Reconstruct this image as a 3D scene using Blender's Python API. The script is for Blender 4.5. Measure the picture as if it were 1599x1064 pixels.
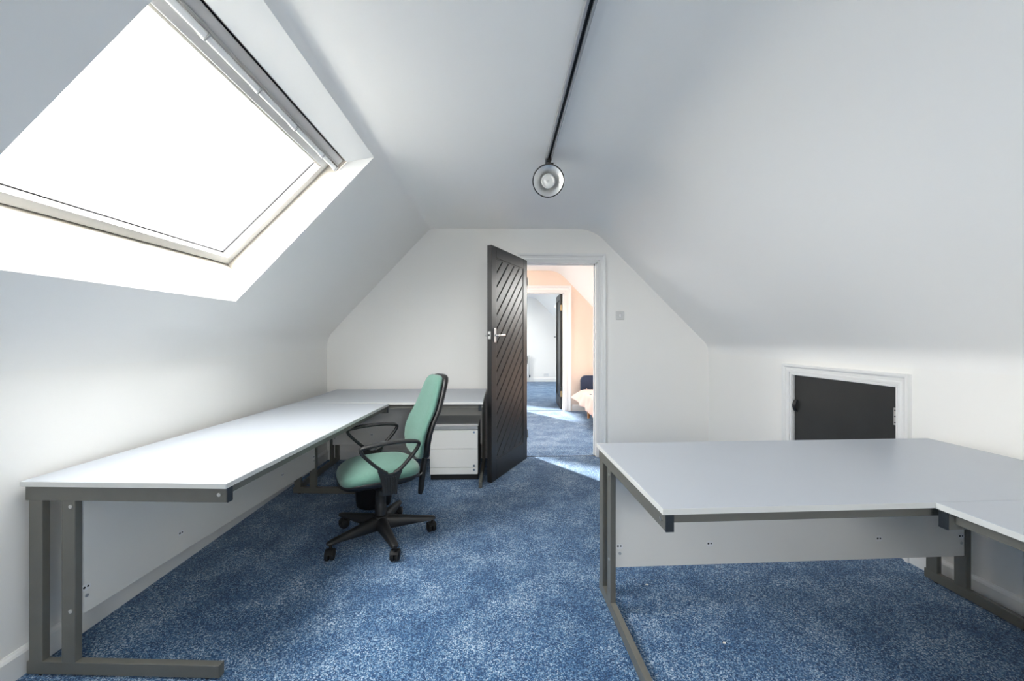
import bpy, bmesh, math, random
from mathutils import Vector, Matrix
random.seed(7)
for o in list(bpy.data.objects): bpy.data.objects.remove(o)
SC = bpy.context.scene
COL = SC.collection
R = math.radians

# ------------------------------------------------------------------ camera
cam_d = bpy.data.cameras.new('camera'); cam = bpy.data.objects.new('camera', cam_d); COL.objects.link(cam)
cam_d.sensor_width = 36; cam_d.lens = 622 / 1599 * 36; cam_d.clip_start = .02
cam_d.shift_y = -(532 - 527) / 1599
cam.location = (0, 0, 1.24); cam.rotation_euler = (R(90), 0, R(-1.6116))
SC.camera = cam
# ------------------------------------------------------------------ view
SC.view_settings.view_transform = 'Standard'; SC.view_settings.look = 'None'
SC.view_settings.gamma = 1; SC.view_settings.use_curve_mapping = False
SC.view_settings.exposure = 1.17
SC.cycles.use_denoising = True
SC.cycles.max_bounces = 16; SC.cycles.diffuse_bounces = 12; SC.cycles.glossy_bounces = 6
SC.cycles.transparent_max_bounces = 12
SC.cycles.sample_clamp_indirect = 12
# ------------------------------------------------------------------ sky: even bright overcast over darker roofs and ground
W = bpy.data.worlds.new('world'); SC.world = W; W.use_nodes = True
nt = W.node_tree; nt.nodes.clear()
tc = nt.nodes.new('ShaderNodeTexCoord'); sx = nt.nodes.new('ShaderNodeSeparateXYZ')
mr = nt.nodes.new('ShaderNodeMapRange'); mr.inputs[1].default_value = -.06; mr.inputs[2].default_value = .04
mx = nt.nodes.new('ShaderNodeMix'); mx.data_type = 'RGBA'
mx.inputs[6].default_value = (.42, .40, .37, 1); mx.inputs[7].default_value = (1.0, .988, .972, 1)
bg = nt.nodes.new('ShaderNodeBackground'); bg.inputs[1].default_value = 11.0
wo = nt.nodes.new('ShaderNodeOutputWorld')
nt.links.new(tc.outputs['Generated'], sx.inputs[0]); nt.links.new(sx.outputs[2], mr.inputs[0])
nt.links.new(mr.outputs[0], mx.inputs[0]); nt.links.new(mx.outputs[2], bg.inputs[0]); nt.links.new(bg.outputs[0], wo.inputs[0])
sun_d = bpy.data.lights.new('sun', 'SUN'); sun_d.energy = 13; sun_d.angle = R(3); sun_d.color = (1, .94, .85)
sun = bpy.data.objects.new('sun', sun_d); COL.objects.link(sun)
sun.rotation_euler = Vector((1.85, -2.48, -1.95)).to_track_quat('-Z', 'Y').to_euler()
def portal(loc, rot, sx_, sy_):
    l = bpy.data.lights.new('sky_portal', 'AREA'); l.shape = 'RECTANGLE'; l.size = sx_; l.size_y = sy_
    l.cycles.is_portal = True
    o = bpy.data.objects.new('sky_portal', l); COL.objects.link(o); o.location = loc; o.rotation_euler = rot
    return o

# ------------------------------------------------------------------ materials
def mat(name, col, rough=.5, metal=0, spec=.5, bump=None, var=None, coat=0, sheen=0):
    m = bpy.data.materials.new(name); m.use_nodes = True
    n = m.node_tree.nodes; l = m.node_tree.links; p = n['Principled BSDF']
    p.inputs['Base Color'].default_value = (*col, 1); p.inputs['Roughness'].default_value = rough
    p.inputs['Metallic'].default_value = metal; p.inputs['Specular IOR Level'].default_value = spec
    if coat: p.inputs['Coat Weight'].default_value = coat; p.inputs['Coat Roughness'].default_value = .2
    if sheen: p.inputs['Sheen Weight'].default_value = sheen
    t = n.new('ShaderNodeTexCoord')
    if bump:
        sc, st, det = bump
        z = n.new('ShaderNodeTexNoise'); z.inputs['Scale'].default_value = sc; z.inputs['Detail'].default_value = det
        b = n.new('ShaderNodeBump'); b.inputs['Strength'].default_value = st; b.inputs['Distance'].default_value = .004
        l.new(t.outputs['Object'], z.inputs['Vector']); l.new(z.outputs['Fac'], b.inputs['Height']); l.new(b.outputs[0], p.inputs['Normal'])
    if var:
        sc, amt = var
        z = n.new('ShaderNodeTexNoise'); z.inputs['Scale'].default_value = sc; z.inputs['Detail'].default_value = 4
        r = n.new('ShaderNodeMapRange'); r.inputs[1].default_value = .3; r.inputs[2].default_value = .7
        r.inputs[3].default_value = 1 - amt; r.inputs[4].default_value = 1 + amt
        h = n.new('ShaderNodeHueSaturation'); h.inputs['Color'].default_value = (*col, 1)
        l.new(t.outputs['Object'], z.inputs['Vector']); l.new(z.outputs['Fac'], r.inputs[0]); l.new(r.outputs[0], h.inputs['Value'])
        l.new(h.outputs[0], p.inputs['Base Color'])
    return m

M = {}
M['wall'] = mat('white_wall_paint', (.905, .89, .86), .55, bump=(9, .08, 4), spec=.3)
M['ceil'] = mat('white_ceiling_paint', (.905, .895, .872), .6, bump=(5, .10, 4), spec=.25)
M['gloss'] = mat('white_gloss_paint', (.84, .84, .83), .3)
M['reveal'] = mat('white_reveal_paint', (.86, .86, .85), .45)
M['peach'] = mat('peach_wall_paint', (.86, .72, .615), .6, spec=.3)
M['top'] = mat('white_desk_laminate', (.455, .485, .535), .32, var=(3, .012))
M['edge'] = mat('white_edge_band', (.66, .66, .64), .4)
M['panel'] = mat('white_panel_board', (.76, .74, .70), .42, var=(6, .01))
M['steel'] = mat('grey_painted_steel', (.135, .132, .116), .36, spec=.5, var=(14, .05))
M['cap'] = mat('dark_plastic_cap', (.022, .027, .032), .35)
M['chrome'] = mat('chrome_metal', (.78, .78, .77), .18, 1)
M['screw'] = mat('zinc_screw_metal', (.62, .62, .60), .35, 1)
M['black'] = mat('black_moulded_plastic', (.012, .0122, .013), .45, bump=(260, .12, 2))
M['castor'] = mat('black_castor_plastic', (.013, .013, .014), .62, spec=.3)
M['blackg'] = mat('black_smooth_plastic', (.012, .012, .013), .3)
M['green'] = mat('green_woven_fabric', (.100, .205, .166), .85, bump=(420, .35, 2), var=(60, .06), sheen=.25, spec=.15)
M['door'] = mat('black_door_paint', (.014, .0132, .0130), .40, bump=(40, .04, 3), spec=.5)
M['hatch'] = mat('black_board_paint', (.016, .017, .0165), .5, var=(5, .15))
M['bin'] = mat('black_bin_plastic', (.008, .008, .009), .5)
M['ped'] = mat('pale_drawer_steel', (.72, .72, .70), .38)
M['pedside'] = mat('grey_drawer_side', (.07, .075, .08), .5)
M['winframe'] = mat('cream_window_frame', (.60, .56, .50), .35)
M['sash'] = mat('white_window_sash', (.46, .45, .43), .3)
M['gasket'] = mat('dark_rubber_gasket', (.02, .02, .025), .6)
M['alu'] = mat('grey_aluminium', (.46, .47, .48), .4, .6)
M['flap'] = mat('pale_grey_flap', (.45, .45, .45), .4)
M['track'] = mat('grey_track_aluminium', (.33, .34, .36), .4, .2)
M['slot'] = mat('black_track_slot', (.006, .006, .007), .5)
M['brass'] = mat('aged_brass', (.42, .30, .16), .35, 1)
M['navy'] = mat('navy_upholstery', (.022, .036, .080), .9, bump=(300, .3, 2), sheen=.2)
M['throw'] = mat('pink_cotton_throw', (.82, .60, .53), .9, bump=(120, .3, 3), sheen=.2)
M['wood'] = mat('oak_leg_wood', (.55, .27, .11), .45)
M['white'] = mat('white_plastic', (.78, .78, .78), .3)
M['dark'] = mat('black_hole', (.006, .006, .006), .6)
M['paper'] = mat('cream_paper', (.85, .82, .74), .8)
M['bulb'] = mat('frosted_bulb_glass', (.60, .61, .60), .12, spec=.9)
M['reflector'] = mat('silvered_reflector', (.90, .90, .90), .46, 1, bump=(60, .12, 2))
M['thresh'] = mat('dark_threshold_strip', (.045, .047, .05), .5)

def glass():
    m = bpy.data.materials.new('window_glass'); m.use_nodes = True
    n = m.node_tree.nodes; l = m.node_tree.links; n.clear()
    o = n.new('ShaderNodeOutputMaterial'); mixn = n.new('ShaderNodeMixShader'); mixn.inputs[0].default_value = .05
    t = n.new('ShaderNodeBsdfTransparent'); t.inputs[0].default_value = (.965, .975, .97, 1)
    g = n.new('ShaderNodeBsdfGlossy'); g.inputs['Roughness'].default_value = .01
    l.new(t.outputs[0], mixn.inputs[1]); l.new(g.outputs[0], mixn.inputs[2]); l.new(mixn.outputs[0], o.inputs[0])
    return m
M['glass'] = glass()

def carpet():
    m = bpy.data.materials.new('blue_fleck_carpet'); m.use_nodes = True
    n = m.node_tree.nodes; l = m.node_tree.links; p = n['Principled BSDF']
    p.inputs['Roughness'].default_value = .95; p.inputs['Specular IOR Level'].default_value = .1
    p.inputs['Sheen Weight'].default_value = .25; p.inputs['Sheen Roughness'].default_value = .5
    t = n.new('ShaderNodeTexCoord')
    vc = n.new('ShaderNodeTexVoronoi'); vc.inputs['Scale'].default_value = 260; l.new(t.outputs['Object'], vc.inputs['Vector'])
    vs = n.new('ShaderNodeSeparateColor'); l.new(vc.outputs['Color'], vs.inputs[0])
    f = n.new('ShaderNodeTexNoise'); f.inputs['Scale'].default_value = 130; f.inputs['Detail'].default_value = 2
    b = n.new('ShaderNodeTexNoise'); b.inputs['Scale'].default_value = 4.2; b.inputs['Detail'].default_value = 6; b.inputs['Roughness'].default_value = .62
    c = n.new('ShaderNodeTexNoise'); c.inputs['Scale'].default_value = 34; c.inputs['Detail'].default_value = 3
    for q in (f, b, c): l.new(t.outputs['Object'], q.inputs['Vector'])
    def math_(op, a, bb):
        k = n.new('ShaderNodeMath'); k.operation = op
        for i, v in enumerate((a, bb)):
            if isinstance(v, (int, float)): k.inputs[i].default_value = v
            else: l.new(v, k.inputs[i])
        return k.outputs[0]
    w1 = math_('MULTIPLY', math_('SUBTRACT', b.outputs['Fac'], .5), .75)
    w2 = math_('MULTIPLY', math_('SUBTRACT', c.outputs['Fac'], .5), .20)
    v = math_('ADD', math_('ADD', math_('ADD', math_('MULTIPLY', vs.outputs[0], .75), math_('MULTIPLY', f.outputs['Fac'], .25)), w1), w2)
    r = n.new('ShaderNodeValToRGB'); l.new(v, r.inputs[0])
    e = r.color_ramp.elements
    e[0].position = .12; e[0].color = (.008, .035, .10, 1)
    e[1].position = .93; e[1].color = (.54, .64, .74, 1)
    x = e.new(.36); x.color = (.015, .066, .17, 1)
    x = e.new(.56); x.color = (.048, .142, .295, 1)
    x = e.new(.74); x.color = (.17, .30, .46, 1)
    l.new(r.outputs[0], p.inputs['Base Color'])
    bp = n.new('ShaderNodeBump'); bp.inputs['Strength'].default_value = .7; bp.inputs['Distance'].default_value = .006
    l.new(v, bp.inputs['Height']); l.new(bp.outputs[0], p.inputs['Normal'])
    return m
M['carpet'] = carpet()

# ------------------------------------------------------------------ helpers
def tag(o, label=None, cat=None, group=None, kind=None):
    if label: o['label'] = label
    if cat: o['category'] = cat
    if group: o['group'] = group
    if kind: o['kind'] = kind
    return o
def empty(name, loc=(0, 0, 0), rz=0, rot=None):
    o = bpy.data.objects.new(name, None); COL.objects.link(o); o.empty_display_size = .05
    o.location = loc; o.rotation_euler = rot if rot else (0, 0, rz); return o
def build(name, bm, m, parent=None, smooth=False, loc=None, rot=None, angle=40):
    bmesh.ops.recalc_face_normals(bm, faces=bm.faces)
    me = bpy.data.meshes.new(name); bm.to_mesh(me); bm.free()
    me.materials.append(M[m] if isinstance(m, str) else m)
    o = bpy.data.objects.new(name, me); COL.objects.link(o)
    if parent: o.parent = parent
    if loc: o.location = loc
    if rot: o.rotation_euler = rot
    if smooth:
        me.shade_smooth() if hasattr(me, 'shade_smooth') else None
        me.set_sharp_from_angle(angle=R(angle))
    return o
def box(x0, x1, y0, y1, z0, z1, bev=0, seg=2, bm=None):
    own = bmesh.new()
    r = bmesh.ops.create_cube(own, size=1)
    for v in own.verts:
        v.co = Vector(((x0 + x1) / 2 + v.co.x * (x1 - x0), (y0 + y1) / 2 + v.co.y * (y1 - y0), (z0 + z1) / 2 + v.co.z * (z1 - z0)))
    if bev: bmesh.ops.bevel(own, geom=own.edges[:], offset=bev, segments=seg, profile=.5, affect='EDGES')
    if bm is None: return own
    return join(bm, own)
def join(bm, other):
    me = bpy.data.meshes.new('tmp'); other.to_mesh(me); other.free(); bm.from_mesh(me); bpy.data.meshes.remove(me); return bm
def prism(poly, h0, h1, axis='z', bev=0, top_only=False):
    """polygon in a plane, extruded along axis"""
    bm = bmesh.new()
    def P(a, b, h): return {'z': (a, b, h), 'y': (a, h, b), 'x': (h, a, b)}[axis]
    lo = [bm.verts.new(P(a, b, h0)) for a, b in poly]; hi = [bm.verts.new(P(a, b, h1)) for a, b in poly]
    n = len(poly)
    bm.faces.new(lo); ft = bm.faces.new(hi)
    for i in range(n): bm.faces.new((lo[i], lo[(i + 1) % n], hi[(i + 1) % n], hi[i]))
    if bev:
        ed = list(ft.edges) if top_only else bm.edges[:]
        bmesh.ops.bevel(bm, geom=ed, offset=bev, segments=2, profile=.5, affect='EDGES')
    return bm
def loft(rings, cap=True, closed=True):
    bm = bmesh.new(); vs = [[bm.verts.new(p) for p in r] for r in rings]
    n = len(rings[0])
    for a, b in zip(vs[:-1], vs[1:]):
        for i in range(n if closed else n - 1): bm.faces.new((a[i], a[(i + 1) % n], b[(i + 1) % n], b[i]))
    if cap and closed: bm.faces.new(vs[0]); bm.faces.new(vs[-1])
    return bm
def lathe(prof, seg=24, cap=True):
    return loft([[(r * math.cos(2 * math.pi * i / seg), r * math.sin(2 * math.pi * i / seg), z) for i in range(seg)] for r, z in prof], cap)
def cyl(p0, p1, r0, r1=None, seg=16):
    p0, p1 = Vector(p0), Vector(p1); r1 = r0 if r1 is None else r1
    d = (p1 - p0).normalized(); q = d.to_track_quat('Z', 'Y')
    rings = []
    for p, r in ((p0, r0), (p1, r1)):
        rings.append([p + q @ Vector((r * math.cos(2 * math.pi * i / seg), r * math.sin(2 * math.pi * i / seg), 0)) for i in range(seg)])
    return loft(rings)
def sweep(pts, sec, side=Vector((0, 1, 0)), seg=12, closed=False, sq=2.6):
    """tube of super-elliptic section: sec(i,n) -> (half along side, half across)"""
    n = len(pts); rings = []
    pts = [Vector(p) for p in pts]
    for i, p in enumerate(pts):
        if closed: t = (pts[(i + 1) % n] - pts[i - 1]).normalized()
        else: t = (pts[min(i + 1, n - 1)] - pts[max(i - 1, 0)]).normalized()
        a = (side - t * side.dot(t)).normalized(); b = t.cross(a)
        ha, hb = sec(i, n) if callable(sec) else sec
        ring = []
        for k in range(seg):
            th = 2 * math.pi * k / seg; c, s = math.cos(th), math.sin(th)
            ring.append(p + a * (ha * math.copysign(abs(c) ** (2 / sq), c)) + b * (hb * math.copysign(abs(s) ** (2 / sq), s)))
        rings.append(ring)
    if closed: rings.append(rings[0]); return loft(rings, cap=False)
    return loft(rings)
def bez(p0, p1, p2, n=8):
    p0, p1, p2 = Vector(p0), Vector(p1), Vector(p2)
    return [p0 * (1 - t) ** 2 + p1 * 2 * t * (1 - t) + p2 * t * t for t in [i / n for i in range(n + 1)]]
def catmull(P, n=8):
    P = [Vector(p) for p in P]; out = []
    for i in range(len(P) - 1):
        a = P[max(i - 1, 0)]; b = P[i]; c = P[i + 1]; d = P[min(i + 2, len(P) - 1)]
        for k in range(n):
            t = k / n
            out.append(.5 * ((2 * b) + (c - a) * t + (2 * a - 5 * b + 4 * c - d) * t * t + (3 * b - a - 3 * c + d) * t ** 3))
    out.append(P[-1]); return out

# ------------------------------------------------------------------ the roof section all three rooms share
XL = -1.765
def xr(y): return 2.27 - .0467 * (y - 1.9)
def fillet(c, a, b, t, n=8):
    c, a, b = Vector(c), Vector(a), Vector(b)
    return [tuple(p) for p in bez(c + (a - c).normalized() * t, c, c + (b - c).normalized() * t, n)]
SKX0, SKX1 = -1.567, -.757
SRX0, SRX1 = 1.30, 1.95
def section(y, skew=True):
    X = xr(y) if skew else 2.14
    K, P, Q, Rr = (XL, 1.24), (-.72, 2.355), (.955, 2.362), (X, 1.15)
    mL = (P[1] - K[1]) / (P[0] - K[0])
    pts = [(XL, 1.12)] + fillet(K, (XL, 0), P, .10)
    i0 = len(pts); pts += [(SKX0, K[1] + mL * (SKX0 - K[0])), (SKX1, K[1] + mL * (SKX1 - K[0]))]
    pts += fillet(P, K, Q, .03, 6) + fillet(Q, P, Rr, .17, 10)
    i1 = len(pts); mR = (Rr[1] - Q[1]) / (Rr[0] - Q[0]); pts += [(x, Q[1] + mR * (x - Q[0])) for x in (SRX0, SRX1)]
    pts += fillet(Rr, Q, (X, 0), .07, 8) + [(X, 1.07)]
    return pts, (i0, i1)
def ceiling(name, ys, holes, skew, label, m='ceil'):
    bm = bmesh.new(); secs = [section(y, skew) for y in ys]; ii = secs[0][1]
    V = [[bm.verts.new((x, y, z)) for x, z in s[0]] for y, s in zip(ys, secs)]
    for j in range(len(ys) - 1):
        for i in range(len(V[0]) - 1):
            if (i == ii[0] and (j, 'left') in holes) or (i == ii[1] and (j, 'right') in holes): continue
            bm.faces.new((V[j][i], V[j + 1][i], V[j + 1][i + 1], V[j][i + 1]))
    o = build(name, bm, m, smooth=True, angle=50)
    return tag(o, label, 'ceiling', kind='structure')
def gable(name, y0, y1, m, label, hole_floor=None, window=None, skew=True, m_back=None):
    X = xr(y0) if skew else 2.14
    e = .05
    pts, _ = section(y0, skew)
    c = Vector((.1, 1.2))
    prof = [(XL - e, 0)] + [((x - .1) * (1 + e / 1.5) + .1, (z - 1.2) * (1 + e / 1.1) + 1.2) for x, z in pts] + [(X + e, 0)]
    prof[0] = (prof[1][0], 0); prof[-1] = (prof[-2][0], 0)
    bm = bmesh.new(); loops = []
    if hole_floor:
        a, b, h = hole_floor
        prof = prof + [(b, 0), (b, h), (a, h), (a, 0)]
    loops.append(prof)
    if window: a, b, c0, c1 = window; loops.append([(a, c0), (b, c0), (b, c1), (a, c1)])
    edges = []
    for lp in loops:
        vs = [bm.verts.new((x, y0, z)) for x, z in lp]
        edges += [bm.edges.new((vs[i], vs[(i + 1) % len(vs)])) for i in range(len(vs))]
    bmesh.ops.triangle_fill(bm, edges=edges, use_beauty=True)
    r = bmesh.ops.extrude_face_region(bm, geom=bm.faces[:])
    for v in [g for g in r['geom'] if isinstance(g, bmesh.types.BMVert)]: v.co.y = y1
    o = build(name, bm, m)
    if m_back:
        o.data.materials.append(M[m_back])
        for p in o.data.polygons:
            if p.normal.y > .9: p.material_index = 1
    return tag(o, label, 'wall', kind='structure')
def plane_wall(name, p0, p1, z0, z1, label, m='wall', t=.1, side=1, cuts=None):
    """upright slab from p0 to p1, thickness behind; cuts: list of (s0,s1,z0,z1) openings along it reaching the floor"""
    p0, p1 = Vector((*p0, 0)), Vector((*p1, 0)); d = (p1 - p0); L = d.length; d.normalize(); nrm = Vector((-d.y, d.x, 0)) * side * t
    quads = [(0, L, z0, z1)]
    if cuts: s0, s1, h = cuts; quads = [(0, s0, z0, z1), (s1, L, z0, z1), (s0, s1, h, z1)]
    bm = bmesh.new()
    for qa, qb, qc, qd in quads:
        a = [bm.verts.new(p0 + d * s_ + Vector((0, 0, z))) for s_, z in ((qa, qc), (qa, qd), (qb, qd), (qb, qc))]; b = [bm.verts.new(v.co + nrm) for v in a]
        bm.faces.new(a); bm.faces.new(b)
        for i in range(4): bm.faces.new((a[i], a[(i + 1) % 4], b[(i + 1) % 4], b[i]))
    o = build(name, bm, m); return tag(o, label, 'wall', kind='structure')

YB, YR = 4.10, -1.35           # back wall with the door, rear wall behind the camera
SKY0, SKY1 = 1.085, 2.40       # skylight along the slope
# floor
def slab(name, x0, x1, y0, y1, z0, z1, m, label, cat, kind='structure'):
    return tag(build(name, box(x0, x1, y0, y1, z0, z1), m), label, cat, kind=kind)
slab('floor', XL - .1, 2.6, YR - .1, YB + .03, -.06, 0, 'carpet', 'blue flecked carpet of the desk room in the foreground', 'floor')
slab('floor_middle', XL - .1, 2.4, YB + .036, 6.70, -.06, 0, 'carpet', 'blue flecked carpet of the peach room beyond the open door', 'floor')
slab('floor_far', XL - .1, 2.4, 6.706, 11.2, -.06, 0, 'carpet', 'blue flecked carpet of the white room furthest away', 'floor')
ceiling('ceiling', [YR, SKY0, SKY1, YB], {(1, 'left')}, True, 'white attic ceiling with two slopes and a skylight opening')
ceiling('ceiling_middle', [YB + .12, 4.30, 5.35, 5.42, 6.58, 6.67], {(3, 'left'), (1, 'right')}, False, 'white sloping ceiling of the peach room beyond the door')
ceiling('ceiling_far', [6.79, 7.3, 8.55, 9.75, 10.5, 11.1], {(2, 'left'), (2, 'right')}, False, 'white sloping ceiling of the furthest room')
plane_wall('wall_left', (XL, YR), (XL, YB), 0, 1.12, 'low white knee wall behind the long left desk')
plane_wall('wall_middle_left', (XL, YB + .12), (XL, 6.67), 0, 1.12, 'low left knee wall of the peach room', 'peach')
plane_wall('wall_far_left', (XL, 6.79), (XL, 11.1), 0, 1.12, 'low left knee wall of the furthest room')
plane_wall('wall_middle_right', (2.14, YB + .12), (2.14, 6.67), 0, 1.07, 'low right knee wall of the peach room', 'peach', side=-1)
plane_wall('wall_far_right', (2.14, 6.79), (2.14, 11.1), 0, 1.07, 'low right knee wall of the furthest room', side=-1)
# right knee wall with the cupboard opening
RW0, RW1 = Vector((xr(YR), YR)), Vector((xr(YB), YB)); RWD = (RW1 - RW0).normalized(); RWL = (RW1 - RW0).length
def rw_s(y): return (y - YR) / RWD.y
HY0, HY1, HZ = 2.205, 2.972, .958
plane_wall('wall_right', RW0, RW1, 0, 1.07, 'low white knee wall with the black cupboard door', side=-1, cuts=(rw_s(HY0), rw_s(HY1), HZ))
DX0, DX1, DZ = .25, 1.0, 2.02
gable('wall_back', YB, YB + .12, 'wall', 'white gable wall with the open doorway', hole_floor=(DX0, DX1, DZ), m_back='peach')
gable('wall_middle_back', 6.67, 6.79, 'peach', 'peach gable wall around the second doorway', hole_floor=(.30, 1.075, 2.0), skew=False, m_back='wall')
gable('wall_far_back', 11.1, 11.2, 'wall', 'white end wall of the furthest room', skew=False)
GW = (-.1, .85, 1.15, 1.95)
gable('wall_rear', YR - .12, YR, 'wall', 'white gable wall behind the viewer with an added window', window=GW)
portal(((GW[0] + GW[1]) / 2, YR - .10, (GW[2] + GW[3]) / 2), (R(90), 0, 0), GW[1] - GW[0], GW[3] - GW[2])

# ------------------------------------------------------------------ baseboards and door casings
def base_prof(h=.10, t=.015): return [(0, 0), (t, 0), (t, h - .018), (t - .004, h - .010), (t - .010, h - .004), (.003, h), (0, h)]
def baseboard(name, p0, p1, side, label, h=.10, m='gloss'):
    p0, p1 = Vector((*p0, 0)), Vector((*p1, 0)); d = (p1 - p0).normalized(); nr = Vector((-d.y, d.x, 0)) * side
    rings = [[p + nr * a + Vector((0, 0, b)) for a, b in base_prof(h)] for p in (p0, p1)]
    return tag(build(name, loft(rings), m), label, 'baseboard', kind='structure')
baseboard('baseboard_left', (XL, YR), (XL, YB), -1, 'white baseboard along the left knee wall')
baseboard('baseboard_back', (XL + .015, YB), (DX0 - .078, YB), -1, 'white baseboard left of the open door', .09)
baseboard('baseboard_back_right', (DX1 + .078, YB), (xr(YB) - .015, YB), -1, 'white baseboard between doorway and right knee wall', .09)
s0 = rw_s(HY0) - .075; s1 = rw_s(HY1) + .075
baseboard('baseboard_right', RW0, RW0 + RWD * s0, 1, 'white baseboard along the right knee wall beneath the desks')
baseboard('baseboard_right_end', RW0 + RWD * s1, RW1, 1, 'white baseboard between cupboard door and gable wall')
baseboard('baseboard_middle', (1.195, 6.67), (2.13, 6.67), -1, 'cream baseboard on the peach wall behind the bed', .11)
baseboard('baseboard_far', (XL, 11.1), (2.13, 11.1), -1, 'white baseboard on the furthest wall', .11)
CAS = [(0, 0), (0, .010), (.010, .010), (.0105, .006), (.016, .006), (.017, .016), (.028, .016), (.034, .011), (.052, .012), (.056, .021), (.064, .026), (.078, .026), (.078, 0)]
def casing(name, a, b, h, origin, ex, en, label, w=1.0, extra=None):
    """architrave around an opening a..b (along ex), height h; en points into the room; one mitred mesh"""
    origin, ex, en = Vector(origin), Vector(ex), Vector(en)
    def ring(cx, cz, dx, dz):
        return [origin + ex * (cx + dx * q * w) + Vector((0, 0, cz + dz * q * w)) + en * r for q, r in CAS]
    rings = [ring(a, 0, -1, 0), ring(a, h, -1, 1), ring(b, h, 1, 1), ring(b, 0, 1, 0)]
    return tag(build(name, loft(rings), 'gloss'), label, 'architrave', kind='structure')
casing('trim_1', DX0, DX1, DZ, (0, YB, 0), (1, 0, 0), (0, -1, 0), 'white moulded architrave around the open doorway', 1.05)
casing('trim_2', .30, 1.075, 2.0, (0, 6.67, 0), (1, 0, 0), (0, -1, 0), 'cream architrave around the second doorway in the peach wall', 1.35)
casing('trim_5', DX0, DX1, DZ, (0, YB + .12, 0), (1, 0, 0), (0, 1, 0), 'architrave on the far side of the open doorway', 1.0)
rwn = Vector((-RWD.y, RWD.x, 0)); rwd3 = Vector((RWD.x, RWD.y, 0)); rwo = Vector((RW0.x, RW0.y, 0))
casing('trim_3', rw_s(HY0), rw_s(HY1), HZ, rwo, rwd3, rwn, 'white moulded architrave around the black cupboard door', 1.0)
def lining(name, a, b, h, y0, y1, label, m='gloss'):
    bm = box(a, a + .012, y0, y1, 0, h); box(b - .012, b, y0, y1, 0, h, bm=bm); box(a, b, y0, y1, h - .012, h, bm=bm)
    box(b - .024, b - .012, (y0 + y1) / 2, (y0 + y1) / 2 + .03, 0, h - .012, bm=bm); box(a + .012, b - .012, (y0 + y1) / 2, (y0 + y1) / 2 + .03, h - .024, h - .012, bm=bm)
    return tag(build(name, bm, m), label, 'door frame', kind='structure')
lin = lining('trim_4', DX0, DX1, DZ, YB - .004, YB + .124, 'white door lining with stop inside the open doorway')
build('strike_plate', box(DX1 - .0145, DX1 - .0115, YB + .006, YB + .03, 1.215, 1.285, .001), 'chrome', lin)
lining('trim_6', .30, 1.075, 2.0, 6.666, 6.794, 'cream door lining inside the second doorway')
slab('trim_7', DX0, DX1, YB + .028, YB + .042, -.005, .004, 'thresh', 'thin dark carpet joint strip in the open doorway', 'threshold')
slab('trim_8', .30, 1.075, 6.70, 6.712, -.005, .004, 'thresh', 'thin dark carpet joint strip in the second doorway', 'threshold')

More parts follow.
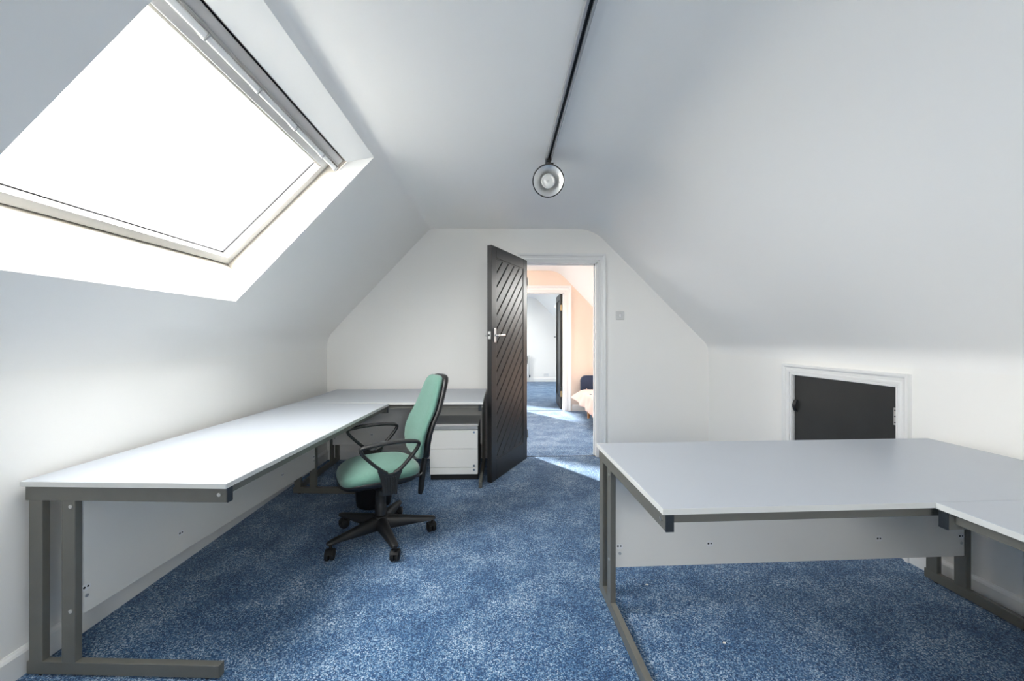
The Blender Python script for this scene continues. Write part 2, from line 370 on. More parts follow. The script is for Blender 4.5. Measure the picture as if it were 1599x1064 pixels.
# ------------------------------------------------------------------ skylights
def skylight(name, y0, y1, label, detail=True, right=False):
    if right:
        mR = (1.15 - 2.362) / (2.14 - .955); (a0, a1) = (SRX0, 2.362 + mR * (SRX0 - .955)); (b0, b1) = (SRX1, 2.362 + mR * (SRX1 - .955))
        WA, WB = Vector((a0 + .14, 0, a1 + .02)), Vector((b0 + .0, 0, b1 + .16))
    else:
        mL = (2.355 - 1.24) / (-.72 - XL)
        a0, a1, b0, b1 = SKX0, 1.24 + mL * (SKX0 - XL), SKX1, 1.24 + mL * (SKX1 - XL)
        WA, WB = Vector((-1.572, 0, 1.627)), Vector((-.919, 0, 2.285))
    WS = (WB - WA).length; WANG = -math.atan2(WB.z - WA.z, WB.x - WA.x)
    bm = bmesh.new()
    inner = [(a0, y0, a1), (a0, y1, a1), (b0, y1, b1), (b0, y0, b1)]
    outer = [(WA.x, y0, WA.z), (WA.x, y1, WA.z), (WB.x, y1, WB.z), (WB.x, y0, WB.z)]
    a = [bm.verts.new(p) for p in inner]; b = [bm.verts.new(p) for p in outer]
    for i in range(4): bm.faces.new((a[i], a[(i + 1) % 4], b[(i + 1) % 4], b[i]))
    root = empty(name, (WA.x, y0, WA.z), rot=(0, WANG, 0)); tag(root, label, 'window', kind='structure')
    T = y1 - y0
    rv = build('window_reveal', bm, 'reveal'); rv.parent = root
    rv.matrix_parent_inverse = (Matrix.Translation((WA.x, y0, WA.z)) @ Matrix.Rotation(WANG, 4, 'Y')).inverted()
    f = .06
    build('frame_rail', box(-f, 0, -f, T + f, 0, .11, .003), 'winframe', root)
    build('frame_rail', box(WS, WS + f, -f, T + f, 0, .11, .003), 'winframe', root)
    build('frame_jamb', box(0, WS, -f, 0, 0, .11, .003), 'winframe', root)
    build('frame_jamb', box(0, WS, T, T + f, 0, .11, .003), 'winframe', root)
    g = .007; w = .042
    def ring(n0, n1, g0, w_):
        pts = [(g0, g0), (WS - g0, g0), (WS - g0, T - g0), (g0, T - g0)]; q = g0 + w_
        ins = [(q, q), (WS - q, q), (WS - q, T - q), (q, T - q)]
        for i in range(4):
            j = (i + 1) % 4
            yield [pts[i], pts[j], ins[j], ins[i]]
    for poly in ring(0, 0, g, w): build('sash_rail', prism(poly, .055, .125, bev=.003), 'sash', root)
    for poly in ring(0, 0, 0, g): build('gap_seal', prism(poly, .066, .09), 'gasket', root)
    for poly in ring(0, 0, g + w, .006): build('gasket', prism(poly, .098, .104), 'gasket', root)
    build('window_pane', box(g + w, WS - g - w, g + w, T - g - w, .104, .118), 'glass', root)
    if detail:
        vf = build('ventilation_flap', box(WS - .050, WS - .008, .012, T - .006, .016, .048, .004), 'flap', root)
        build('flap_lip', box(WS - .055, WS - .049, .012, T - .006, .010, .048, .001), 'sash', vf)
        build('vent_cover', box(WS - .122, WS - .049, .049, T - .049, .046, .098, .004), 'flap', root)
        build('cover_bead', box(WS - .134, WS - .122, .049, T - .049, .060, .100, .004), 'winframe', root)
        br = build('control_bar', box(WS - .086, WS - .062, .012, T - .012, .004, .028, .006), 'reveal', root)
        for q in (.2, .42, .64, .86): build('bar_clip', box(WS - .090, WS - .060, T * q - .004, T * q + .004, .000, .050, .002), 'alu', br)
        build('bar_end', box(WS - .090, WS - .058, T - .024, T - .008, .000, .032, .003), 'alu', br)
    cz = WA + (WB - WA) / 2; n = Vector((math.sin(WANG), 0, math.cos(WANG)))
    p = cz + n * .16
    portal((p.x, (y0 + y1) / 2, p.z), (0, WANG, 0), WS, T)
    return root
skylight('window_1', SKY0, SKY1, 'large white framed skylight in the left roof slope')
skylight('window_3', 5.42, 6.58, 'skylight of the peach room in its left slope', False)
skylight('fill_window_5', 4.30, 5.35, 'added skylight for fill light in the right slope of the peach room', False, True)  # added out of view to brighten the peach room
skylight('fill_window_6', 8.55, 9.75, 'added skylight for fill light in the right slope of the furthest room', False, True)  # unseen skylight put in as sky fill for the furthest room
skylight('window_4', 8.55, 9.75, 'skylight of the furthest room in its left slope', False)
# unseen window added behind the viewer to bring in daylight from the camera side
gw = empty('fill_window_2', ((GW[0] + GW[1]) / 2, YR, GW[2])); tag(gw, 'added white casement window for fill light in the wall behind the viewer', 'window', kind='structure')
hw = (GW[1] - GW[0]) / 2; hh = GW[3] - GW[2]
for a, b in ((-hw, -hw + .05), (-.03, .03), (hw - .05, hw)): build('frame_stile', box(a, b, -.09, -.03, 0, hh, .004), 'sash', gw)
for a, b in ((0, .05), (hh - .05, hh)): build('frame_rail', box(-hw, hw, -.09, -.03, a, b, .004), 'sash', gw)
for a, b in ((-hw + .05, -.03), (.03, hw - .05)): build('window_pane', box(a, b, -.064, -.056, .05, hh - .05), 'glass', gw)
build('window_sill', box(-hw - .03, hw + .03, -.03, .05, -.025, 0, .006), 'gloss', gw)

# ------------------------------------------------------------------ panelled black door leaf
def clip(poly, nx, nz, c):
    out = []
    for i in range(len(poly)):
        a, b = poly[i], poly[(i + 1) % len(poly)]
        da, db = nx * a[0] + nz * a[1] - c, nx * b[0] + nz * b[1] - c
        if da <= 0: out.append(a)
        if (da < 0 < db) or (db < 0 < da):
            t = da / (da - db); out.append((a[0] + (b[0] - a[0]) * t, a[1] + (b[1] - a[1]) * t))
    return out
def area(p): return abs(sum(p[i][0] * p[(i + 1) % len(p)][1] - p[(i + 1) % len(p)][0] * p[i][1] for i in range(len(p)))) / 2
def handle(root, x, z, side, lever_dir, m='chrome', y=0):
    pl = build('handle_plate', box(x - .021, x + .021, min(y, y + side * .008), max(y, y + side * .008), z - .062, z + .062, .003), m, root)
    bm = cyl((x, y + side * .008, z), (x, y + side * .045, z), .010)
    pts = [(x - lever_dir * .008, y + side * .045, z), (x + lever_dir * .03, y + side * .048, z), (x + lever_dir * .08, y + side * .048, z + .002), (x + lever_dir * .115, y + side * .044, z + .001)]
    join(bm, sweep(catmull(pts, 5), (.008, .008), Vector((0, 0, 1)), 10))
    build('lever', bm, m, pl, smooth=True)
    for dz in (-.05, .05): build('plate_screw', cyl((x, y + side * .008, z + dz), (x, y + side * .0095, z + dz), .004), 'screw', pl)
def door_leaf(name, loc, ang, Wd, Hd, t, label, planks=True, faces=(1,), handle_z=1.25, rise=1):
    """local x from hinge edge to free edge, thickness -t..0 in y"""
    root = empty(name, loc, R(ang)); tag(root, label, 'door', kind='structure')
    st, rt, rb = .092, .095, .175
    build('stile', box(0, st, -t, 0, 0, Hd, .002), 'door', root); build('stile', box(Wd - st, Wd, -t, 0, 0, Hd, .002), 'door', root)
    build('top_rail', box(st, Wd - st, -t, 0, Hd - rt, Hd, .001), 'door', root); build('bottom_rail', box(st, Wd - st, -t, 0, 0, rb, .001), 'door', root)
    build('panel_core', box(st - .004, Wd - st + .004, -t * .5 - .004, -t * .5 + .004, rb - .004, Hd - rt + .004), 'door', root)
    x0, x1, z0, z1 = st, Wd - st, rb, Hd - rt
    for s in (1, -1):
        yb = -t / 2 + s * .004
        # bead round the panel
        bd = .012
        bpts = [(x0, z0), (x1, z0), (x1, z1), (x0, z1)]; bin_ = [(x0 + bd, z0 + bd), (x1 - bd, z0 + bd), (x1 - bd, z1 - bd), (x0 + bd, z1 - bd)]
        for i in range(4):
            j = (i + 1) % 4
            build('panel_bead', prism([bpts[i], bpts[j], bin_[j], bin_[i]], min(yb, yb + s * .013), max(yb, yb + s * .013), 'y', .002), 'door', root)
        if planks:
            rect = bin_; w = .087; k2 = math.sqrt(.5)
            lo = min(k2 * p[0] + k2 * p[1] for p in rect); hi = max(k2 * p[0] + k2 * p[1] for p in rect)
            c = lo - .03
            while c < hi:
                poly = clip(clip(rect, k2, k2, c + w - .0012), -k2, -k2, -(c + .0012))
                if len(poly) > 2 and area(poly) > .00025:
                    # thin board with rounded long edges
                    bm = bmesh.new()
                    yl, yh = yb, yb + s * .0115
                    lo_ = [bm.verts.new((a, yl, b)) for a, b in poly]; hi_ = [bm.verts.new((a, yh, b)) for a, b in poly]
                    bm.faces.new(lo_); ft = bm.faces.new(hi_); n = len(poly)
                    for i in range(n): bm.faces.new((lo_[i], lo_[(i + 1) % n], hi_[(i + 1) % n], hi_[i]))
                    ed = []
                    for e in ft.edges:
                        d = e.verts[0].co - e.verts[1].co
                        if abs(d.x + d.z) < 1e-4 and d.length > .02: ed.append(e)
                    if ed:
                        try: bmesh.ops.bevel(bm, geom=ed, offset=.010, segments=3, profile=.5, affect='EDGES')
                        except Exception: pass
                    build('plank', bm, 'door', root)
                c += w
    for s in (1, -1): handle(root, Wd - .055, handle_z, s, -1, y=0 if s > 0 else -t)
    build('latch_plate', box(Wd, Wd + .002, -t * .5 - .013, -t * .5 + .013, handle_z - .032, handle_z + .032, .0008), 'screw', root)
    build('latch_bolt', box(Wd + .002, Wd + .011, -t * .5 - .006, -t * .5 + .006, handle_z - .008, handle_z + .008, .002), 'dark', root)
    return root
d1 = door_leaf('door_1', (.268, 4.062, .008), -116.6, .772, 2.015, .042, 'black panelled door with diagonal planks, standing wide open')
for z in (.25, 1.0, 1.8):
    build('hinge', cyl((-.006, .004, z - .04), (-.006, .004, z + .04), .006), 'screw', d1)
d3 = door_leaf('door_3', (1.018, 6.802, .008), 87.5, .755, 1.985, .04, 'black door opened away in the second doorway', planks=False, handle_z=1.24)
for z in (.26, 1.74): build('hinge', box(-.004, .0, -.034, -.002, z - .05, z + .05, .001), 'brass', d3)

# cupboard door in the knee wall
hang = math.degrees(math.atan2(rwd3.y, rwd3.x))
hp = rwo + rwd3 * rw_s(HY0)
d2 = empty('door_2', (hp.x, hp.y, 0), R(hang)); tag(d2, 'small black cupboard door in the right knee wall', 'cupboard door', kind='structure')
HL = rw_s(HY1) - rw_s(HY0)
build('door_panel', box(.006, HL - .006, -.035, -.012, .012, HZ - .006, .002), 'hatch', d2)
bm = box(0, .0035, -.10, .002, 0, HZ); box(HL - .0035, HL, -.10, .002, 0, HZ, bm=bm); box(0, HL, -.10, .002, HZ - .0035, HZ, bm=bm)
build('door_lining', bm, 'gloss', d2)
bm = sweep(catmull([(HL - .024, -.012, .765), (HL - .024, .000, .757), (HL - .024, .010, .725), (HL - .024, .000, .690), (HL - .024, -.012, .682)], 6), (.013, .005), Vector((1, 0, 0)), 10)
build('pull_handle', bm, 'blackg', d2, smooth=True)
hg = build('hinge', box(.001, .028, -.012, -.008, .735, .835, .001), 'screw', d2)
build('hinge_pin', cyl((.004, -.006, .735), (.004, -.006, .835), .005), 'screw', hg)
for z in (.75, .785, .82): build('hinge_screw', cyl((.019, -.008, z), (.019, -.0065, z), .004), 'dark', hg)
build('cupboard_back', box(0, HL, -.11, -.10, 0, HZ), 'dark', d2)

# ------------------------------------------------------------------ desks
TOPZ = .715
def desk(origin, ang, L, D, label, group='grey steel framed desks', posts_z=TOPZ, fr=True):
    """origin: back-left corner of the top seen by its user; x to the right, y to the back"""
    root = empty('office_desk', (origin[0], origin[1], 0), R(ang)); tag(root, label, 'desk')
    if group: root['group'] = group
    th = .019
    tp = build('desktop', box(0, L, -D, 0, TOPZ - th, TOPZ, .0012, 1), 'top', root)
    e = .0015
    for nm, b in (('edge_band', (0, L, -D - e, -D, TOPZ - th, TOPZ - .0012)), ('edge_band', (-e, 0, -D, 0, TOPZ - th, TOPZ - .0012)), ('edge_band', (L, L + e, -D, 0, TOPZ - th, TOPZ - .0012))):
        build(nm, box(*b), 'edge', tp)
    zt = TOPZ - th; rh = .054; tw = .026
    for side in (0, 1):
        x0 = .008 if side == 0 else L - .008 - tw; x1 = x0 + tw
        xo = x0 if side == 0 else x1; sgn = -1 if side == 0 else 1
        rail = build('top_rail', box(x0, x1, -D + .004, -.008, zt - rh, zt, .0025), 'steel', root)
        build('end_cap', box(x0 - .0005, x1 + .0005, -D - .001, -D + .0045, zt - rh - .0005, zt, .002), 'cap', rail)
        build('bolt', cyl((xo, -D + .03, zt - .024), (xo + sgn * .004, -D + .03, zt - .024), .007), 'screw', rail)
        for i, (a, b) in enumerate(((-.072, -.02), (-.196, -.144))):
            p = build('leg_post', box(x0 + .0005, x1 - .0005, a, b, .048, zt - rh + .001, .0025), 'steel', root)
            if i == 1:
                for z in (zt - rh - .02, .24):
                    build('bolt', cyl((xo, a + .014, z), (xo + sgn * .0035, a + .014, z), .007), 'screw', p)
        ft = build('foot_bar', box(x0, x1, -D + .035, -.012, .006, .052, .0025), 'steel', root)
        build('end_cap', box(x0 - .0003, x1 + .0003, -D + .032, -D + .036, .006, .0523, .0015), 'steel', ft)
        for y in (-D + .08, -.06): build('glide', cyl(((x0 + x1) / 2, y, 0), ((x0 + x1) / 2, y, .008), .011), 'cap', ft)
    ci = .008 + tw
    build('front_rail', box(ci, L - ci, -D + .022, -D + .047, zt - .036, zt - .002, .002), 'steel', root)
    build('back_rail', box(ci, L - ci, -.07, -.045, zt - .034, zt - .002, .002), 'steel', root)
    yp = -.170
    pn = build('modesty_panel', box(ci, L - ci, yp - .018, yp, .205, zt - .002, .0015), 'panel', root)
    fx = [ci + .018, ci + (L - 2 * ci) * .26, ci + (L - 2 * ci) * .745, L - ci - .018]
    for i, x in enumerate(fx):
        poly = [(x + .016 * math.copysign(abs(math.cos(q)) ** .6, math.cos(q)), .30 + .012 * math.sin(q)) for q in [2 * math.pi * k / 16 for k in range(16)]]
        ca = build('cam_fitting', prism(poly, yp - .0195, yp - .018, 'y'), 'white', pn)
        bm = cyl((x - .007, yp - .0195, .301), (x - .007, yp - .0202, .301), .0042); join(bm, cyl((x + .006, yp - .0195, .301), (x + .006, yp - .0202, .301), .0035))
        bm2 = bm
        ca2 = build('fitting_holes', bm2, 'dark', pn)
        if i in (0, 3): build('panel_screw', cyl((x + .002, yp - .018, .268), (x + .002, yp - .0205, .268), .0065), 'alu', pn)
    return root
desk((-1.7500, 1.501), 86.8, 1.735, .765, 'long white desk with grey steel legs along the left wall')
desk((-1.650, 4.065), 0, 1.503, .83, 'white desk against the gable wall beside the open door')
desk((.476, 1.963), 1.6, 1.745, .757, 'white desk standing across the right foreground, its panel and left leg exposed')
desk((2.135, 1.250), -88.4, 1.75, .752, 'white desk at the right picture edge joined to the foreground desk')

# ------------------------------------------------------------------ drawer pedestal
pd = empty('drawer_pedestal', (-.615, 3.475, 0)); tag(pd, 'pale three drawer pedestal under the desk beside the open door', 'drawer unit')
PW, PD = .418, .52
build('plinth', box(.006, PW - .006, .006, PD - .006, 0, .052), 'bin', pd)
bm = box(0, .014, .004, PD, .05, .468, .001); box(PW - .014, PW, .004, PD, .05, .468, .001, bm=bm); box(.014, PW - .014, PD - .014, PD, .05, .468, bm=bm); box(.014, PW - .014, .02, PD - .014, .05, .064, bm=bm)
build('body', bm, 'pedside', pd)
build('top_panel', box(-.002, PW + .002, 0, PD, .468, .484, .002), 'ped', pd)
gs = build('grip_strip', box(.004, PW - .004, -.002, .012, .436, .467, .002), 'alu', pd)
for z0, z1, ks in ((.274, .433, (.418,)), (.114, .271, (.128,)), (.053, .111, (.092,))):
    dr = build('drawer', box(.002, PW - .002, -.016, .004, z0, z1, .002), 'ped', pd)
    for k in ks:
        b = cyl((PW - .035, -.016, k), (PW - .035, -.021, k), .011, .0095); build('drawer_lock', b, 'chrome', dr, smooth=True)

# ------------------------------------------------------------------ waste bin
bn = empty('waste_bin', (-.945, 3.0, 0)); tag(bn, 'round black waste bin on the carpet behind the chair', 'bin')
build('body', lathe([(.118, 0), (.122, .004), (.148, .262), (.143, .262), (.118, .008), (.02, .008)], 32), 'bin', bn, smooth=True)
build('rim', lathe([(.146, .256), (.155, .258), (.157, .268), (.152, .274), (.144, .272), (.144, .256)], 32, cap=False), 'bin', bn, smooth=True)

# ------------------------------------------------------------------ office chair
CA = 180 + 28
ch = empty('office_chair', (-.743, 2.487, 0), R(CA)); tag(ch, 'green upholstered swivel chair with black loop arms on castors', 'chair')
def sup(hx, hy, z, e=3.2, n=40, cx=0, fn=None):
    r = []
    for k in range(n):
        th = 2 * math.pi * k / n; c, s = math.cos(th), math.sin(th)
        x = cx + hx * math.copysign(abs(c) ** (2 / e), c); y = hy * math.copysign(abs(s) ** (2 / e), s)
        r.append((x, y, z + (fn(x, y) if fn else 0)))
    return r
wf = lambda x, y: -.014 -.55 * max(0, x - .08) ** 2 * 1.6 + .10 * y * y
SX, SY, scx = .232, .236, .015
rings = [sup(SX * s, SY * s, z, e, 40, scx, wf) for s, z, e in ((.94, .424, 3.4), (.985, .428, 3.4), (1.0, .438, 3.4), (1.005, .450, 3.3), (.985, .464, 3.2), (.94, .474, 3.0), (.85, .481, 2.8), (.70, .486, 2.6), (.5, .489, 2.4), (.25, .490, 2.2), (.05, .490, 2))]
seat = build('seat', loft(rings), 'green', ch, smooth=True, angle=60)
rings = [sup(SX * s, SY * s, z, 3.2, 40, scx, wf) for s, z in ((.55, .382), (.78, .386), (.93, .398), (.995, .415), (1.012, .430), (1.0, .434), (.9, .432))]
build('seat_pan', loft(rings), 'black', ch, smooth=True, angle=60)
# backrest
prof = [(.000, .085), (.02, .125), (.05, .152), (.10, .174), (.20, .195), (.32, .203), (.45, .198), (.60, .184), (.75, .166), (.87, .149), (.93, .136), (.97, .118), (.99, .098), (1.0, .07)]
def back_rings(dx, ht, ws, grow=0):
    out = []
    for t, w in prof:
        z = .478 + t * .512; xc = -.222 - .20 * (z - .478) - .035 * t * t + .028 * math.sin(math.pi * min(1, t / .62)) + dx
        edge = min(1, min(t, 1 - t) / .06 + .30); h = ht * edge ** .6; ring = []
        for k in range(28):
            th = 2 * math.pi * k / 28; c, s = math.cos(th), math.sin(th)
            y = w * ws * math.copysign(abs(s) ** (2 / 2.6), s); x = h * math.copysign(abs(c) ** (2 / 2.2), c)
            ring.append((xc + x + .45 * y * y, y, z + grow * (2 * t - 1)))
        out.append(ring)
    return out
build('backrest', loft(back_rings(0, .030, 1.0)), 'green', ch, smooth=True, angle=70)
build('backrest_shell', loft(back_rings(-.036, .032, 1.02, .004)), 'black', ch, smooth=True, angle=70)
# support bar behind the seat
pts = catmull([(-.10, 0, .365), (-.20, 0, .345), (-.262, 0, .37), (-.278, 0, .46), (-.292, 0, .56), (-.312, 0, .66)], 6)
sb = build('back_support', sweep(pts, (.024, .010), Vector((0, 1, 0)), 12), 'blackg', ch, smooth=True)
build('support_cover', sweep([(-.247, 0, .225), (-.253, 0, .25), (-.270, 0, .40), (-.283, 0, .49)], lambda i, n: ((.018, .012), (.025, .016), (.028, .017), (.024, .013))[i], Vector((0, 1, 0)), 14), 'black', sb, smooth=True)
kb = lathe([(.004, 0), (.016, 0), (.018, .006), (.016, .026), (.004, .028)], 16); bmesh.ops.rotate(kb, verts=kb.verts, matrix=Matrix.Rotation(R(90), 3, 'X')); bmesh.ops.translate(kb, verts=kb.verts, vec=(-.268, -.022, .50))
build('height_knob', kb, 'blackg', sb, smooth=True)
# mechanism and column
mc = build('mechanism', box(-.11, .10, -.075, .075, .335, .386, .012), 'black', ch)
build('tilt_lever', sweep(catmull([(.03, -.07, .362), (.03, -.15, .360), (.045, -.215, .368), (.08, -.245, .372)], 5), (.006, .006), Vector((0, 0, 1)), 8), 'blackg', mc, smooth=True)
build('column_cup', lathe([(.034, .300), (.052, .318), (.060, .340), (.03, .340)], 24), 'black', ch, smooth=True)
build('gas_column', lathe([(.0345, .135), (.0345, .20), (.032, .205), (.032, .262), (.029, .266), (.029, .305), (.014, .306), (.014, .34)], 24), 'black', ch, smooth=True, angle=30)
# arms
for s in (1, -1):
    y = s * .262
    loop = catmull([(.018, y, .500), (.060, y, .530), (.112, y, .580), (.152, y, .626), (.158, y, .648), (.138, y, .658), (.06, y, .668), (-.05, y, .670), (-.132, y, .662), (-.160, y, .652), (-.160, y, .634), (-.138, y, .600), (-.095, y, .552), (-.055, y, .515), (-.022, y, .497)], 5)
    def sec(i, n):
        f = i / (n - 1); pad = max(0, 1 - abs(f - .5) / .20)
        return (.0135 + .010 * min(1, pad * 1.6), .0095)
    arm = build('armrest', sweep(loop, sec, Vector((0, 1, 0)), 12, sq=3.2), 'black', ch, smooth=True, angle=50)
    poly = [(-.058, .512), (-.036, .496), (0, .490), (.036, .496), (.062, .528), (.072, .520), (.052, .480), (.045, .43), (.042, .378), (-.036, .378), (-.038, .43), (-.046, .475), (-.068, .506)]
    bm = prism(poly, y - .011, y + .011, 'y', .004)
    arm.location.z = -.022
    st = build('arm_stem', bm, 'black', arm)
    bmr = bmesh.new()
    for k in range(5):
        xx = -.027 + k * .0138
        box(xx - .0032, xx + .0032, min(y + s * .008, y + s * .015), max(y + s * .008, y + s * .015), .384, .480, .002, bm=bmr)
    build('stem_ribs', bmr, 'black', arm)
    build('arm_bracket', sweep(catmull([(0, y, .392), (0, y - s * .012, .378), (0, y - s * .06, .374), (0, s * .05, .374)], 5), (.032, .006), Vector((1, 0, 0)), 10, sq=4), 'blackg', arm, smooth=True)
# star base and castors
hub = build('base_hub', lathe([(.03, .062), (.048, .066), (.052, .09), (.050, .125), (.043, .142), (.034, .146), (.02, .146)], 28), 'black', ch, smooth=True)
for k in range(5):
    a = R(12 + 72 * k - CA); c, s = math.cos(a), math.sin(a)
    rings = []
    for r, hw_, z0, z1 in ((.030, .040, .058, .142), (.06, .038, .058, .138), (.12, .033, .063, .130), (.20, .028, .071, .118), (.27, .024, .077, .108), (.305, .0225, .078, .103), (.322, .019, .080, .100), (.332, .012, .083, .097)):
        ring = []
        for q in range(14):
            th = 2 * math.pi * q / 14; cc, ss = math.cos(th), math.sin(th)
            yy = hw_ * math.copysign(abs(cc) ** (2 / 3), cc); zz = (z0 + z1) / 2 + (z1 - z0) / 2 * math.copysign(abs(ss) ** (2 / 3), ss)
            if zz > (z0 + z1) / 2: yy *= .8
            ring.append((r * c - yy * s, r * s + yy * c, zz))
        rings.append(ring)
    build('base_arm', loft(rings), 'black', ch, smooth=True, angle=55)
    px, py = .312 * c, .312 * s
    sw = a + R((20, 95, 160, -40, 60)[k]); wc, ws_ = math.cos(sw), math.sin(sw)   # wheel axle direction
    bm = cyl((px, py, .05), (px, py, .084), .007)
    ca = build('castor', bm, 'castor', ch)
    off = Vector((-ws_, wc, 0)) * .012; cen = Vector((px, py, .0285)) + off; ax = Vector((wc, ws_, 0))
    for t in (-1, 1):
        p0 = cen + ax * (t * .004); p1 = cen + ax * (t * .025)
        q = ax.to_track_quat('Z', 'Y'); wr = []
        for r_, h_ in ((.008, .004), (.026, .004), (.0285, .008), (.0285, .018), (.025, .024), (.012, .027), (.003, .0275)):
            wr.append([cen + ax * (t * h_) + q @ Vector((r_ * math.cos(2 * math.pi * i / 22), r_ * math.sin(2 * math.pi * i / 22), 0)) for i in range(22)])
        build('wheel', loft(wr), 'castor', ca, smooth=True, angle=50)
    hd = []
    fwd = Vector((-ws_, wc, 0))
    for i in range(7):
        th = R(20 + 130 * i / 6); hd.append(cen + fwd * (.031 * math.cos(th)) + Vector((0, 0, .031 * math.sin(th))))
    build('castor_hood', sweep(hd, (.024, .0035), ax, 10, sq=4), 'castor', ca, smooth=True)

# ------------------------------------------------------------------ lighting track and spotlight
TX = .295
tr = empty('lighting_track', (TX, -1.0, 2.357)); tag(tr, 'grey ceiling lighting track with a black slot', 'lighting track')
TL = 2.47 + 1.0
build('track_rail', box(-.018, -.0075, 0, TL, -.030, 0, .0015), 'track', tr); build('track_rail', box(.0075, .018, 0, TL, -.030, 0, .0015), 'track', tr)
build('track_slot', box(-.0075, .0075, 0, TL, -.012, 0), 'slot', tr); build('track_end', box(-.019, .019, TL, TL + .012, -.032, 0, .002), 'cap', tr)
sp = empty('spotlight', (TX - .008, 2.40, 2.185)); tag(sp, 'round silver reflector spotlight hanging from the ceiling track', 'spotlight')
aim = Vector((-.285, -2.4, -.72)).normalized(); q = aim.to_track_quat('Z', 'Y'); E3 = q.to_euler()
sh = build('lamp_shade', lathe([(.030, -.085), (.036, -.088), (.040, -.080), (.052, -.045), (.078, -.012), (.092, .0), (.0965, .006), (.0965, .010), (.092, .010), (.0895, .004)], 40, cap=False), 'blackg', sp, smooth=True, rot=E3)
build('reflector', lathe([(.0895, .004), (.082, -.001), (.068, -.011), (.054, -.026), (.042, -.046), (.020, -.060), (.001, -.062)], 40, cap=False), 'reflector', sp, smooth=True, rot=E3)
build('light_bulb', lathe([(.014, -.072), (.016, -.05), (.032, -.030), (.042, -.014), (.043, -.006), (.038, .001), (.022, .004), (.014, .001), (.006, .002), (.001, .004)], 32, cap=False), 'bulb', sp, smooth=True, rot=E3)
bm = cyl((.006, .035, .135), (.004, .045, .05), .008); join(bm, box(-.012, .020, .012, .066, .128, .152, .004)); join(bm, cyl((.004, .045, .045), (.004, .05, -.005), .010))
build('bracket', bm, 'blackg', sp)
build('adjuster_knob', cyl((.018, .038, .118), (.036, .038, .118), .010), 'blackg', sp, smooth=True)

# ------------------------------------------------------------------ light switch
ls = empty('light_switch', (1.236, YB, 1.466)); tag(ls, 'white light switch on the wall right of the doorway', 'light switch')
build('switch_plate', box(-.044, .044, -.010, 0, -.044, .044, .004), 'alu', ls).data.materials[0] = mat('satin_switch_plate', (.66, .66, .65), .4)
build('rocker', box(-.010, .010, -.015, -.009, -.016, .016, .002), 'white', ls)
build('rocker_surround', box(-.012, .012, -.0115, -.009, -.018, .018, .001), 'alu', ls)
for x in (-.031, .031): build('plate_screw', cyl((x, -.010, 0), (x, -.0115, 0), .004), 'screw', ls)

# ------------------------------------------------------------------ scraps on the carpet
for x, y, s, lab in ((.730, 1.975, .008, 'tiny cream paper scrap on the carpet below the desk panel'), (.905, 1.59, .007, 'tiny pale paper scrap on the carpet nearer the viewer')):
    tag(build('paper_scrap', prism([(-s, -s * .4), (s * .6, -s * .7), (s, s * .3), (-s * .2, s * .6)], .001, .003, 'z'), 'paper', loc=(x, y, 0)), lab, 'scrap')

# ------------------------------------------------------------------ the bed beyond the door
bd = empty('bed', (1.30, 4.6, 0)); tag(bd, 'navy upholstered low bed by the peach wall', 'bed')
build('bed_base', box(.02, .80, .06, 1.84, .17, .28, .02, 3), 'navy', bd)
build('mattress', box(.015, .805, .04, 1.84, .275, .385, .035, 4), 'navy', bd, smooth=True)
poly = []
for cx, cz, a0 in ((.73, .53, 0), (.09, .53, 90)):
    for i in range(9):
        th = R(a0 + 90 * i / 8); poly.append((cx + .085 * math.cos(th), cz + .085 * math.sin(th)))
poly += [(.005, .16), (.815, .16)]
build('headboard', prism(poly, 1.845, 1.925, 'y', .018), 'navy', bd, smooth=True)
for x, y in ((.045, 1.47), (.045, .14), (.775, 1.47), (.775, .14)):
    build('bed_leg', cyl((x, y, 0), (x, y, .175), .017, .026), 'wood', bd, smooth=True)
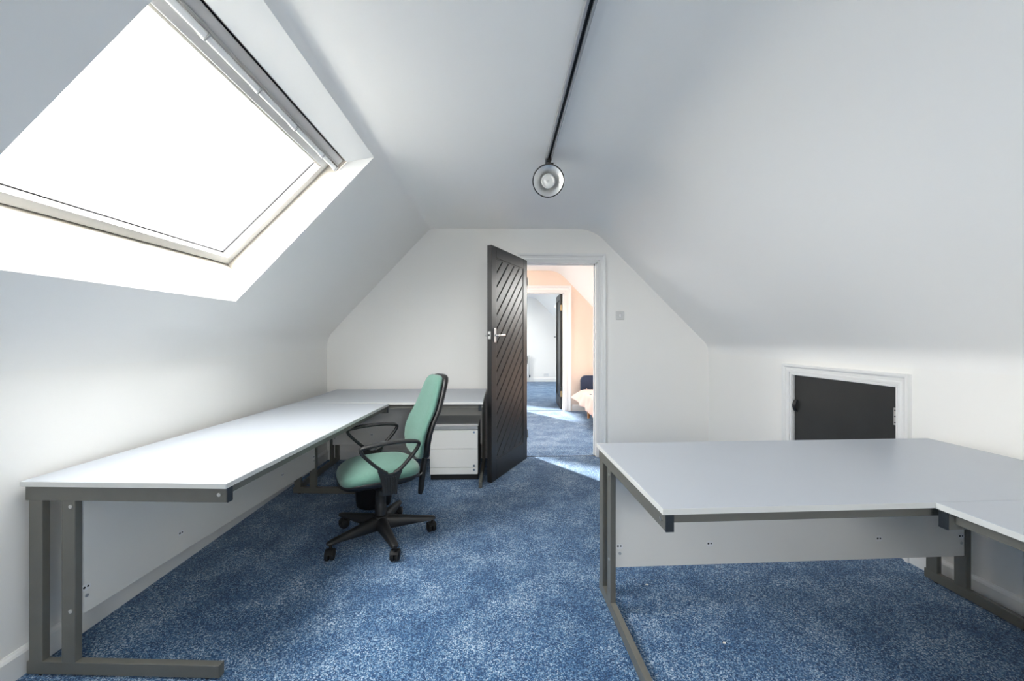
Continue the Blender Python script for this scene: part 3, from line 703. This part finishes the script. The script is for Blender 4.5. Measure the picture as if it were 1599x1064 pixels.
# throw draped over the bed
rows = []; NY, NS = 40, 26
for j in range(NY + 1):
    v = j / NY; y = 6.415 - v * 1.55; row = []
    flare = .135 * math.exp(-v * 9) + .035 + .012 * math.sin(v * 40)
    hem = .262 - .118 * (1 - math.exp(-v * 6)) + .006 * math.sin(v * 30)
    for i in range(NS + 1):
        u = i / NS
        if u < .62:
            x = 2.06 - (2.06 - 1.305) * (u / .62); z = .392 + .006 * math.sin(u * 22 + v * 15) + .004 * math.sin(v * 34)
            if u > .52: z -= .02 * ((u - .52) / .10) ** 2
        else:
            w = (u - .62) / .38; x = 1.305 - flare * (w ** .8) - .01 * math.sin(v * 26 + w * 3) * w; z = .372 + (hem - .372) * w
        row.append((x, y + .03 * max(0, u - .62) * math.exp(-v * 8), z))
    rows.append(row)
bm = bmesh.new(); V = [[bm.verts.new(p) for p in r] for r in rows]
for j in range(NY):
    for i in range(NS): bm.faces.new((V[j][i], V[j + 1][i], V[j + 1][i + 1], V[j][i + 1]))
th = build('throw_blanket', bm, 'throw', smooth=True, angle=180)
sm = th.modifiers.new('thickness', 'SOLIDIFY'); sm.thickness = .008; sm.offset = 1
tag(th, 'pale pink throw draped over the navy bed', 'blanket')
for k in range(12):
    x = 1.33 + k * .06
    p = build('tassel', lathe([(.001, -.008), (.007, -.004), (.008, .002), (.004, .007), (.001, .008)], 10), 'throw' if k % 2 else 'cap', th, smooth=True, loc=(x, 6.422, .402))

# ------------------------------------------------------------------ furthest room
rd = empty('radiator', (-.50, 11.00, .14)); tag(rd, 'white panel radiator on the furthest wall', 'radiator')
build('panel', box(0, 1.28, -.02, .0, .0, .60, .008), 'white', rd)
for k in range(20): build('rib', box(.03 + k * .062, .065 + k * .062, -.028, -.018, .04, .56, .005), 'white', rd)
build('bracket', box(.2, .24, 0, .08, .1, .5), 'white', rd)
build('side_cover', box(1.272, 1.285, -.02, .06, .02, .6, .003), 'alu', rd)
build('valve', cyl((1.30, .02, -.01), (1.30, .02, .06), .022), 'cap', rd, smooth=True); build('pipe', cyl((1.30, .02, -.14), (1.30, .02, 0), .008), 'white', rd)
sk = empty('wall_socket', (1.275, 11.1, .19)); tag(sk, 'white double wall socket low on the furthest wall', 'wall socket')
build('socket_plate', box(-.073, .073, -.012, 0, -.043, .043, .004), 'white', sk)
for s in (-1, 1): build('socket_switch', box(s * .02 - .006, s * .02 + .006, -.016, -.011, .012, .03, .001), 'alu', sk)
